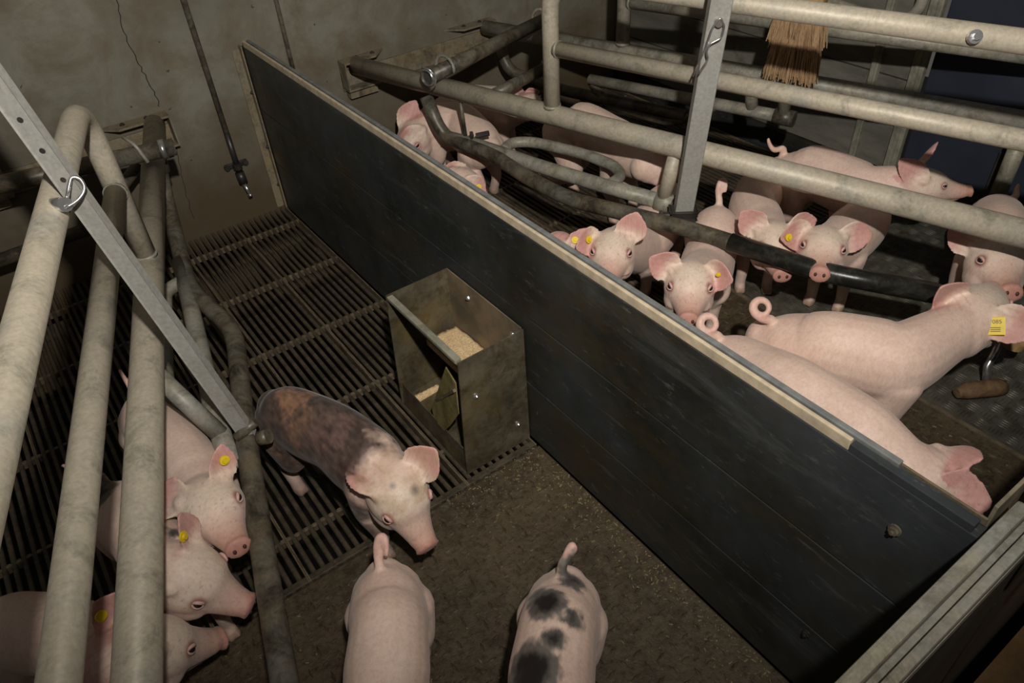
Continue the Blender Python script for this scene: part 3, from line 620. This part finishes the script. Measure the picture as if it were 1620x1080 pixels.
LABELS = {
 'L1': 'dark brown mottled piglet with pink head on the slatted floor below the feeder',
 'L2': 'pink piglet behind the left crate rails, head beside the bent low rail, uppermost of three',
 'L3': 'pink piglet with dark rump patch, snout touching the low rail at lower left',
 'L4': 'pink piglet lying lowest at the left edge behind two crate tubes',
 'L5': 'plain pink piglet seen from behind at the bottom, left of the spotted one',
 'L6': 'pink piglet with black and grey spots seen from behind at the bottom centre',
 'R1': 'pink piglet nearest the wall behind the divider, rump toward the crate rails',
 'R2': 'pink piglet under the cross tube near the wall, behind another piglet',
 'R3': 'piglet mostly hidden behind the divider, only its head top with tag showing',
 'R4': 'pink piglet standing under the main crate rail with its back in shade',
 'R6': 'pink piglet with tagged left ear looking over the divider board',
 'R7': 'piglet almost hidden by the divider, tagged ear beside the piglet looking over it',
 'R8': 'pink piglet looking up at the camera just behind the divider, between two rails',
 'R9': 'pink piglet partly hidden behind the piglet whose snout rests on the black rail',
 'R10': 'pink piglet facing the camera with its snout on the black lower rail',
 'R11': 'pink piglet standing sideways with upright ears at the back of the right pen',
 'R12': 'pink piglet facing the camera at the right edge under the main rail',
 'R13': 'large pale piglet with square yellow ear tag, curled tail, farther from the divider',
 'R14': 'large pale piglet against the divider board with curled tail and drooping pink ear',
}
SKIN = np.array((.76, .575, .485)); PINK = np.array((.64, .37, .32)); EARC = np.array((.62, .345, .31)); SNOUT = np.array((.52, .27, .22))
HAIRW = np.array((.76, .66, .54)); BLACK = np.array((.018, .014, .015)); GREY = np.array((.16, .145, .13)); BROWN = np.array((.045, .028, .023)); TAN = np.array((.30, .165, .10)); MUD = np.array((.16, .09, .05))
def cr_pts(P_, n_):
    P_ = [Vector(p) for p in P_]; P_ = [P_[0] * 2 - P_[1]] + P_ + [P_[-1] * 2 - P_[-2]]; out = []
    for i in range(1, len(P_) - 2):
        for k in range(n_):
            t = k / n_; a, b, c_, d = P_[i - 1:i + 3]
            out.append(((b * 2) + (c_ - a) * t + (a * 2 - b * 5 + c_ * 4 - d) * t * t + (b * 3 - a - c_ * 3 + d) * t ** 3) * .5)
    out.append(P_[-2]); return out
def sweep(bm, pts, rad, seg=20, up=Vector((0, 0, 1)), n_=5):
    """closed smooth tube; rad = list of (side, vertical) radii per control point; rounded ends"""
    C_ = cr_pts(pts, n_); R_ = cr_pts([Vector((r[0], r[1], 0)) for r in rad], n_)
    N_ = len(C_); rings = []; T_ = [(C_[min(i + 1, N_ - 1)] - C_[max(i - 1, 0)]).normalized() for i in range(N_)]
    items = []
    for e in (1, .85, .6, .3): items.append((C_[0] - T_[0] * min(R_[0]. x, R_[0].y) * e * .9, R_[0] * math.sqrt(max(0.0, 1 - e * e) + .003), T_[0]))
    for i in range(N_): items.append((C_[i], R_[i], T_[i]))
    for e in (.3, .6, .85, 1): items.append((C_[-1] + T_[-1] * min(R_[-1].x, R_[-1].y) * e * .9, R_[-1] * math.sqrt(max(0.0, 1 - e * e) + .003), T_[-1]))
    for c_, r, t in items:
        sd = t.cross(up)
        if sd.length < .05: sd = t.cross(Vector((1, 0, 0)))
        sd.normalize(); uu = sd.cross(t)
        rings.append([bm.verts.new(c_ + sd * math.cos(2 * math.pi * k / seg) * r.x + uu * math.sin(2 * math.pi * k / seg) * r.y) for k in range(seg)])
    for a, b in zip(rings, rings[1:]):
        for k in range(seg): bm.faces.new((a[k], a[(k + 1) % seg], b[(k + 1) % seg], b[k]))
    bm.faces.new(rings[0][::-1]); bm.faces.new(rings[-1])
def blob(bm, c, r, axes=None):
    res = bmesh.ops.create_uvsphere(bm, u_segments=14, v_segments=9, radius=1)
    for v in res['verts']:
        p = Vector((v.co.x * r[0], v.co.y * r[1], v.co.z * r[2]))
        if axes is not None: p = axes @ p
        v.co = p + Vector(c)
def ear(bm, base, tip, N, W=.030, cup=.35, th=.0034, bend=0):
    A = tip - base; L = A.length; A = A.normalized(); N = (N - A * N.dot(A)).normalized(); S = A.cross(N)
    nu, nv = 14, 8; front = []; back = []
    for i in range(nu + 1):
        u = i / nu
        wd = W * (.50 + .50 * math.sin(math.pi * min(u / .42, 1) / 2)) if u < .42 else W * max(.06, (1 - ((u - .42) / .58) ** 1.8)) ** .75
        fr_, bk_ = [], []
        for j in range(nv + 1):
            v = j / nv * 2 - 1
            c_ = base + A * (L * u - .006) + S * (wd * v) + N * (cup * wd * (v * v - .4) * (1 - .35 * u) + bend * u * u * L)
            e_ = th * (1 - .55 * abs(v) ** 3) * (1.35 - .55 * u)
            fr_.append(bm.verts.new(c_ + N * e_)); bk_.append(bm.verts.new(c_ - N * e_))
        front.append(fr_); back.append(bk_)
    for i in range(nu):
        for j in range(nv):
            bm.faces.new((front[i][j], front[i][j + 1], front[i + 1][j + 1], front[i + 1][j])); bm.faces.new((back[i][j], back[i + 1][j], back[i + 1][j + 1], back[i][j + 1]))
        for j, fl in ((0, False), (nv, True)):
            f = (front[i][j], front[i + 1][j], back[i + 1][j], back[i][j]); bm.faces.new(f if not fl else f[::-1])
    for j in range(nv):
        bm.faces.new((front[0][j], back[0][j], back[0][j + 1], front[0][j + 1])); bm.faces.new((front[nu][j], front[nu][j + 1], back[nu][j + 1], back[nu][j]))
    return N
def vnoise(P_, f, seed):
    rs = np.random.RandomState(seed); out = np.zeros(len(P_))
    for k in range(10):
        d = rs.normal(size=3); d /= np.linalg.norm(d); out += np.sin(P_ @ d * f * rs.uniform(.6, 1.7) + rs.uniform(0, 6.28))
    return out / 10 ** .5
VOX = .0030
def make_pig(key, d):
    s = d.get('s', 1.0); sp = [Vector(p) for p in d['sp']]; sn = Vector(d['sn'])
    t = thing('piglet', LABELS[key], 'piglet', 'piglets in the pens', loc=(sp[1].x, sp[1].y, 0))
    inv = Matrix.Translation(-Vector(t.location))
    ru, mi, sh, po = sp; bm = bmesh.new(); Z = Vector((0, 0, 1))
    rv = [.052 * s, .061 * s, .063 * s, .048 * s]
    F0 = (sn - po).normalized()
    cen = [p - Z * r for p, r in zip(sp, rv)]
    hd = (cen[1] - cen[0]); hd.z = 0; hd.normalize()
    c0 = po - Z * .036 * s
    tail_c = cen[0] - hd * .012 * s - Z * .004
    hips = cen[0] + hd * .045 * s
    torso = [tail_c, cen[0] + hd * .018 * s, hips.lerp(cen[1], .40), cen[1], cen[1].lerp(cen[2], .6) - Z * .003, cen[2], cen[2].lerp(c0, .55), c0]
    rads = [(.031, .034), (.048, .048), (.054, .057), (.052, .060), (.055, .063), (.052, .061), (.043, .050), (.036, .040)]
    sweep(bm, torso, [(a * s, b * s) for a, b in rads])
    # hams and shoulders
    side0 = hd.cross(Z).normalized()
    fh = (cen[3] - cen[2]); fh.z = 0; fh = fh.normalized() if fh.length > .01 else hd
    fh2 = (cen[2] - cen[1]); fh2.z = 0; fh2.normalize(); side1 = fh2.cross(Z).normalized()
    for sg in (-1, 1):
        ax = Matrix((side0, hd, Z)).transposed()
        blob(bm, cen[0] + hd * .032 * s + side0 * sg * .019 * s - Z * .014 * s, (.036 * s, .066 * s, .047 * s), ax)
        ax = Matrix((side1, fh2, Z)).transposed()
        blob(bm, cen[2] - fh2 * .004 + side1 * sg * .024 * s - Z * .016 * s, (.030 * s, .040 * s, .052 * s), ax)
    # legs
    feet = []
    for (c_, h_, sd_, hind) in ((cen[0] + hd * .030 * s, hd, side0, True), (cen[2] + fh2 * .004, fh2, side1, False)):
        for sg in (-1, 1):
            stp = random.uniform(-.012, .014)
            b = c_ + sd_ * sg * .032 * s
            ft = Vector((b.x, b.y, 0)) + h_ * (stp - (.012 if hind else -.004)) - sd_ * sg * .003
            if hind:
                pts = [b - Z * .02, b + h_ * .014 * s - Z * (b.z - .115), Vector((ft.x, ft.y, .075)) - h_ * .016, Vector((ft.x, ft.y, .030)), Vector((ft.x, ft.y, .013)) + h_ * .006]
                rr = [(.032, .040), (.024, .030), (.0135, .016), (.0115, .0125), (.0125, .015)]
            else:
                pts = [b - Z * .02, b - h_ * .006 * s - Z * (b.z - .115), Vector((ft.x, ft.y, .072)) + h_ * .004, Vector((ft.x, ft.y, .030)), Vector((ft.x, ft.y, .013)) + h_ * .006]
                rr = [(.026, .034), (.020, .024), (.0135, .015), (.0115, .0125), (.0125, .015)]
            sweep(bm, pts, [(a * s, b_ * s) for a, b_ in rr], 14, h_)
            for q in (-1, 1):
                ax = Matrix((sd_, h_, Z)).transposed(); blob(bm, Vector((ft.x, ft.y, .0105)) + h_ * .011 + sd_ * q * .0062, (.0062, .013, .0105), ax)
            feet.append(ft)
    hs = d.get('hs', 1.2)
    # head
    F = (sn - (c0 - Z * .010)).normalized(); hl = min(max((sn - c0).length, .098 * hs), .140 * hs)
    S = F.cross(Z)
    S.normalize(); U_ = S.cross(F).normalized()
    H = lambda f, u=0, l=0: c0 + F * (f * hl) + U_ * (u * hs) + S * (l * hs)
    sweep(bm, [H(-.14, -.004), H(.10, .0), H(.34, -.001), H(.56, -.007), H(.76, -.010), H(.86, -.010)],
          [(a * hs, b * hs) for a, b in ((.034, .038), (.042, .042), (.039, .037), (.027, .026), (.0200, .0190), (.0178, .0158))], 20, U_)
    ax = Matrix((S, F, U_)).transposed()
    for sg in (-1, 1):
        blob(bm, H(.22, -.018, sg * .022), (.019 * hs, .034 * hs, .024 * hs), ax)
        blob(bm, H(.36, .0160, sg * .021), (.012 * hs, .018 * hs, .010 * hs), ax)
    sweep(bm, [H(.10, -.026), H(.40, -.028), H(.70, -.027), H(.80, -.026)], [(a * hs, b * hs) for a, b in ((.028, .020), (.022, .014), (.014, .009), (.011, .007))], 14, U_)
    # snout disc
    dsk = H(.985, -.0095)
    dF = (F + U_ * .12).normalized(); ax2 = Matrix((S, dF, S.cross(dF) * -1)).transposed()
    blob(bm, dsk, (.0185 * hs, .0050 * hs, .0155 * hs), Matrix((S, dF, S.cross(dF))).transposed())
    # tail
    if d.get('tail'):
        tp = [tail_c.lerp(Vector(d['tail'][0]), .4)] + [Vector(p) for p in d['tail']]
        C_ = cr_pts(tp, 5); tube(bm, C_, [.0088 * s - (.0045 * s) * i / (len(C_) - 1) for i in range(len(C_))], 10)
    # ears
    ears = []
    if d.get('ears'):
        for k, e in enumerate(d['ears']):
            tip = Vector(e); lat = 1 if (tip - c0).dot(S) > 0 else -1
            if k == 1 and ears and ears[0][3] == lat: lat = -lat
            base = H(.06, .026, lat * .027); mode = d['n'][k]
            A = tip - base
            L = min(max(A.length, .058 * hs), .085 * hs)
            tip2 = base + A.normalized() * L if A.length < .058 * hs or A.length > .085 * hs else tip
            tc = (CP - base).normalized()
            N = {'f': F * .9 + tc * .5, 'e': F * .9 + tc * .1 - U_ * .2, 'c': tc, 'u': -U_ + F * .3 + tc * .2, 'b': tc}[mode]
            Nn = ear(bm, base, tip2, N, (.021 if mode == 'e' else .029) * hs, .42)
            blob(bm, base, (.013 * hs, .014 * hs, .009 * hs), ax)
            ears.append((base, tip2, Nn, lat))
    bmesh.ops.recalc_face_normals(bm, faces=bm.faces)
    me = bpy.data.meshes.new('raw'); bm.to_mesh(me); bm.free()
    o = bpy.data.objects.new('body', me); COL.objects.link(o)
    m = o.modifiers.new('r', 'REMESH'); m.mode = 'VOXEL'; m.voxel_size = VOX; m.use_smooth_shade = True
    m = o.modifiers.new('s', 'SMOOTH'); m.factor = .5; m.iterations = 14
    bpy.context.view_layer.update()
    ev = o.evaluated_get(bpy.context.evaluated_depsgraph_get()); me2 = bpy.data.meshes.new_from_object(ev)
    o.modifiers.clear(); o.data = me2; bpy.data.meshes.remove(me); me2.name = 'body'
    n_ = len(me2.vertices); co = np.empty(n_ * 3); me2.vertices.foreach_get('co', co); co = co.reshape(-1, 3)
    lim = np.where(co[:, 2] < .001); co[lim, 2] = .001
    # flatten the snout face a little and sink the mouth line by moving vertices
    me2.vertices.foreach_set('co', co.ravel())
    # coat
    nz = vnoise(co, 22, 3)[:, None]; col = SKIN + (nz * .5) * np.array((.025, .035, .035))
    Fn, Un, Sn, Cn = (np.array(x) for x in (F, U_, S, c0)); loc = co - Cn; lf = loc @ Fn / hl; lu = loc @ Un / hs; ls = loc @ Sn / hs
    def blend(col, mask, c_): mask = np.clip(mask, 0, 1)[:, None]; return col * (1 - mask) + c_ * mask
    near = np.linalg.norm(loc, axis=1) < hl * 1.3
    col = blend(col, near * (1 - np.abs(lf - .3) * 2.2) * (lu > .005) * .8, HAIRW)
    col = blend(col, near * (lf - .50) / .30 * .75, np.array((.60, .36, .29))); col = blend(col, near * (lf - .90) / .06, SNOUT)
    if key not in ('L5', 'L6'):
        mouth = near * (lf > .45) * (lf < .90) * (np.abs(lu + .0215) < .0016); col = blend(col, mouth * .8, np.array((.2, .07, .06)))
    eyes = []
    nrm = np.empty(n_ * 3); me2.vertices.foreach_get('normal', nrm); nrm = nrm.reshape(-1, 3)
    for sg in (-1, 1):
        tgt = np.array(H(.46, .019, sg * .040)); kk = int(np.argmin(np.linalg.norm(co - tgt, axis=1)))
        sel = np.linalg.norm(co - co[kk], axis=1) < .008; on = Vector(nrm[sel].mean(axis=0)).normalized()
        ec = Vector(co[kk]) + on * .0008; eyes.append((ec, on))
        dd = np.linalg.norm(co - np.array(ec), axis=1); col = blend(col, (.015 * hs - dd) / .010 * .75, PINK)
        col = blend(col, (.0115 * hs - dd) / .003 * .5, np.array((.30, .15, .13)))
    for (b, tp, Nn, lat) in ears:
        b_, t_ = np.array(b), np.array(tp); ab = t_ - b_; L = np.linalg.norm(ab); u = (co - b_) @ ab / L / L
        dist = np.linalg.norm(co - b_ - np.clip(u, 0, 1)[:, None] * ab, axis=1); inner = ((co - b_) @ np.array(Nn))
        col = blend(col, ((u < 1.2) * (dist < .036 * hs)) * np.clip((u - .16) * 3.5, 0, 1) * np.clip((.017 - np.abs(inner - .004)) / .006, 0, 1), EARC)
        vein = np.abs(np.sin(((co - b_) @ np.cross(ab / L, np.array(Nn))) * 260 + u * 5)); col = blend(col, (u > .1) * (u < 1.1) * (dist < .03 * hs) * (vein > .93) * .25, EARC * .7)
    frk = np.array([mnoise.noise(Vector(p) * 260) for p in co]) if len(ears) else np.zeros(len(co)); col = blend(col, near * (frk > .52) * (lf > .1) * .35, np.array((.30, .17, .13)))
    col = blend(col, (.045 - co[:, 2]) / .05 * .7 + .25 * (co[:, 2] < .02), MUD * 1.6)
    if d.get('tail'):
        tl = np.array(d['tail'][-1]); dd = np.min([np.linalg.norm(co - np.array(p), axis=1) for p in d['tail'][1:]], axis=0); col = blend(col, (.016 - dd) / .01 * .6, PINK)
    ct = d.get('coat')
    if ct in SPOTS:
        w1 = np.array([mnoise.fractal(Vector(p) * 90, 1.0, 2.0, 4) for p in co]) * .006
        for x, y, z, r in SPOTS[ct]:
            dd = np.linalg.norm((co - np.array((x, y, z))) * np.array((1, 1, .7)), axis=1) + w1
            col = blend(col, (r * 1.42 - dd) / .006 * .85, GREY); 
        for x, y, z, r in SPOTS[ct]:
            dd = np.linalg.norm((co - np.array((x, y, z))) * np.array((1, 1, .7)), axis=1) + w1
            col = blend(col, (r * 1.0 - dd) / .010, BLACK)
    if ct == 'dark':
        def mn(f, o_, st=(1, 1, 1), oc=4):
            return np.array([mnoise.fractal(Vector((p[0] * f * st[0] + o_, p[1] * f * st[1], p[2] * f * st[2])), 1.0, 2.0, oc) for p in co])
        w1 = mn(30, 5); w2 = mn(14, 9); w3 = mn(70, 2, (1, .5, 1))
        hd_ = np.array(po); along = (co - np.array(ru)) @ np.array((po - ru).normalized()) / (po - ru).length
        body = np.clip((.95 + w1 * .12 - along) / .12, 0, 1) * (co[:, 2] > .06)
        darkc = BROWN * (1 + .9 * w3[:, None])
        tmp = blend(col, np.full(len(co), .94), darkc)
        tmp = blend(tmp, (w2 * 1.6 + .1 + .5 * w1) * (along > .2) * .75, np.array((.15, .09, .078)))
        nb = mn(22, 21); hairn = mn(160, 6, (1, .35, .6), 3)
        tmp = blend(tmp, np.clip(nb * 2.6 + .2, 0, 1) * np.clip((.46 + .06 * w1 - along) / .15, 0, 1) * np.clip((co[:, 2] - .13) / .05, 0, 1) * (along > .02) * .85, TAN)
        tmp = blend(tmp, np.clip(mn(24, 31) * 1.8 + .1, 0, 1) * (along > .35) * .7, np.array((.17, .105, .09)))
        tmp = tmp * (1 + .5 * hairn[:, None]); tmp = np.clip(tmp, 0, 1)
        side = (co - np.array(cen[1])) @ np.array(side0)
        col = col * (1 - body[:, None]) + tmp * body[:, None]
        leg = co[:, 2] < .11; col = blend(col, leg * .45, BROWN * 2.4)
        col = blend(col, near * np.clip(.35 + w1 * 1.2, 0, 1) * (lf < .45) * (lu > 0) * (body < .5) * .6, np.array((.50, .35, .22)))
        for f_, l_, r in ((.30, -.014, .013), (.10, .010, .008), (.22, .02, .006)):
            p = np.array(H(f_, .04, l_)); dd = np.linalg.norm(co - p, axis=1) + w1 * .002; col = blend(col, (r - dd) / .007 * .6, GREY * .6)
    ca = me2.color_attributes.new('coat', 'FLOAT_COLOR', 'POINT'); ca.data.foreach_set('color', np.concatenate([np.clip(col, 0, 1), np.ones((n_, 1))], 1).astype(np.float32).ravel())
    me2.materials.clear(); me2.materials.append(M['skin'])
    for p in me2.polygons: p.use_smooth = True
    o.parent = t; o.matrix_parent_inverse = inv
    def child(name, bm_, mat, smooth=True): c_ = obj(name, bm_, mat, t, smooth); c_.matrix_parent_inverse = inv; return c_
    if d.get('ears') or key in ('R12',):
        for sg, (ec, out_) in zip((-1, 1), eyes):
            tng = (F - out_ * F.dot(out_)).normalized(); eax = Matrix((tng, out_.cross(tng), out_)).transposed()
            bm = bmesh.new(); blob(bm, ec - out_ * .0005 * hs, (.0052 * hs, .0042 * hs, .0036 * hs), eax); e1 = child('eye', bm, M['eye'])
            vv_ = out_.cross(tng); vv_ = vv_ if vv_.dot(U_) > 0 else -vv_
            for q_s, rr_ in ((1, .0023), (-1, .0016)):
                pts_ = [ec - out_ * .001 * hs + tng * (x_ * .0070 * hs) + vv_ * (q_s * (.0044 * hs * math.sqrt(max(0, 1 - x_ * x_)))) + out_ * (.002 * hs * (1 - x_ * x_)) for x_ in (-1, -.75, -.4, 0, .4, .75, 1)]
                bm = bmesh.new(); tube(bm, pts_, [rr_ * .4 * hs, rr_ * .8 * hs, rr_ * hs, rr_ * hs, rr_ * hs, rr_ * .8 * hs, rr_ * .4 * hs], 8); child('eyelid', bm, M['lid'])
        for sg in (-1, 1):
            bm = bmesh.new(); blob(bm, dsk + dF * .0049 * hs + S * sg * .0066 * hs + U_ * .0005, (.0025 * hs, .0016 * hs, .0033 * hs), Matrix((S, dF, S.cross(dF))).transposed()); child('nostril', bm, M['nostril'])
    for ft in feet: pass
    for (pos, kind) in d.get('tags', []):
        pos = Vector(pos); best = None
        for (b, tp, Nn, lat) in ears:
            ab = tp - b; u = min(max((pos - b).dot(ab) / ab.length_squared, .25), .7); pt_ = b + ab * u; dist = (pos - pt_).length
            if best is None or dist < best[0]: best = (dist, pt_, Nn, ab.normalized())
        if best is None: continue
        N = best[2]; N = N if N.dot(CP - pos) > 0 else -N
        off = pos - best[1]; off -= N * off.dot(N)
        if off.length > .018: off = off.normalized() * .018
        at = best[1] + off + N * (.011 if kind == 'square' else .006)
        bm = bmesh.new()
        if kind == 'square':
            A_ = Vector(CR[1]) * -1; A_ = (A_ - N * A_.dot(N)).normalized(); B_ = N.cross(A_); rt = Matrix((B_, A_, N)).transposed()
            box(bm, at + N * .004, (.027, .030, .002), rt, .0008); tg = child('ear_tag', bm, M['tag'], False)
            cu = bpy.data.curves.new('digits', 'FONT'); cu.body = '7085'; cu.size = .0095; cu.align_x = 'CENTER'; cu.extrude = .0002
            tmp = bpy.data.objects.new('tmp', cu); COL.objects.link(tmp); bpy.context.view_layer.update()
            dm_ = bpy.data.meshes.new_from_object(tmp.evaluated_get(bpy.context.evaluated_depsgraph_get())); bpy.data.objects.remove(tmp)
            bx = B_ if B_.dot(Vector(CR[0])) > 0 else -B_
            dm_.transform(Matrix.Translation(at + N * .0052 + A_ * .004) @ Matrix((bx, A_, N)).transposed().to_4x4()); dm_.materials.clear(); dm_.materials.append(M['ink'])
            dg = bpy.data.objects.new('print', dm_); COL.objects.link(dg); dg.parent = t; dg.parent = tg; dg.matrix_parent_inverse = Matrix.Identity(4)
            bm = bmesh.new()
            for k in range(3): box(bm, at + N * .0052 - A_ * (.003 + .0032 * k), (.015, .0013, .0003), rt)
            p2 = child('print', bm, M['ink'], False); p2.parent = tg; p2.matrix_parent_inverse = Matrix.Identity(4)
        else:
            r = .0078 if kind == 'round' else .0045
            tube(bm, [at - N * .001, at + N * .0015], r, 16); tube(bm, [at + N * .0015, at + N * .005], r * .55, 10); child('ear_tag', bm, M['tag'], False)
    return t
M['lid'] = plain('eyelid', (.56, .34, .30), .5, 0, .1)
for k_, d_ in PIG_POSES.items(): make_pig(k_, d_)
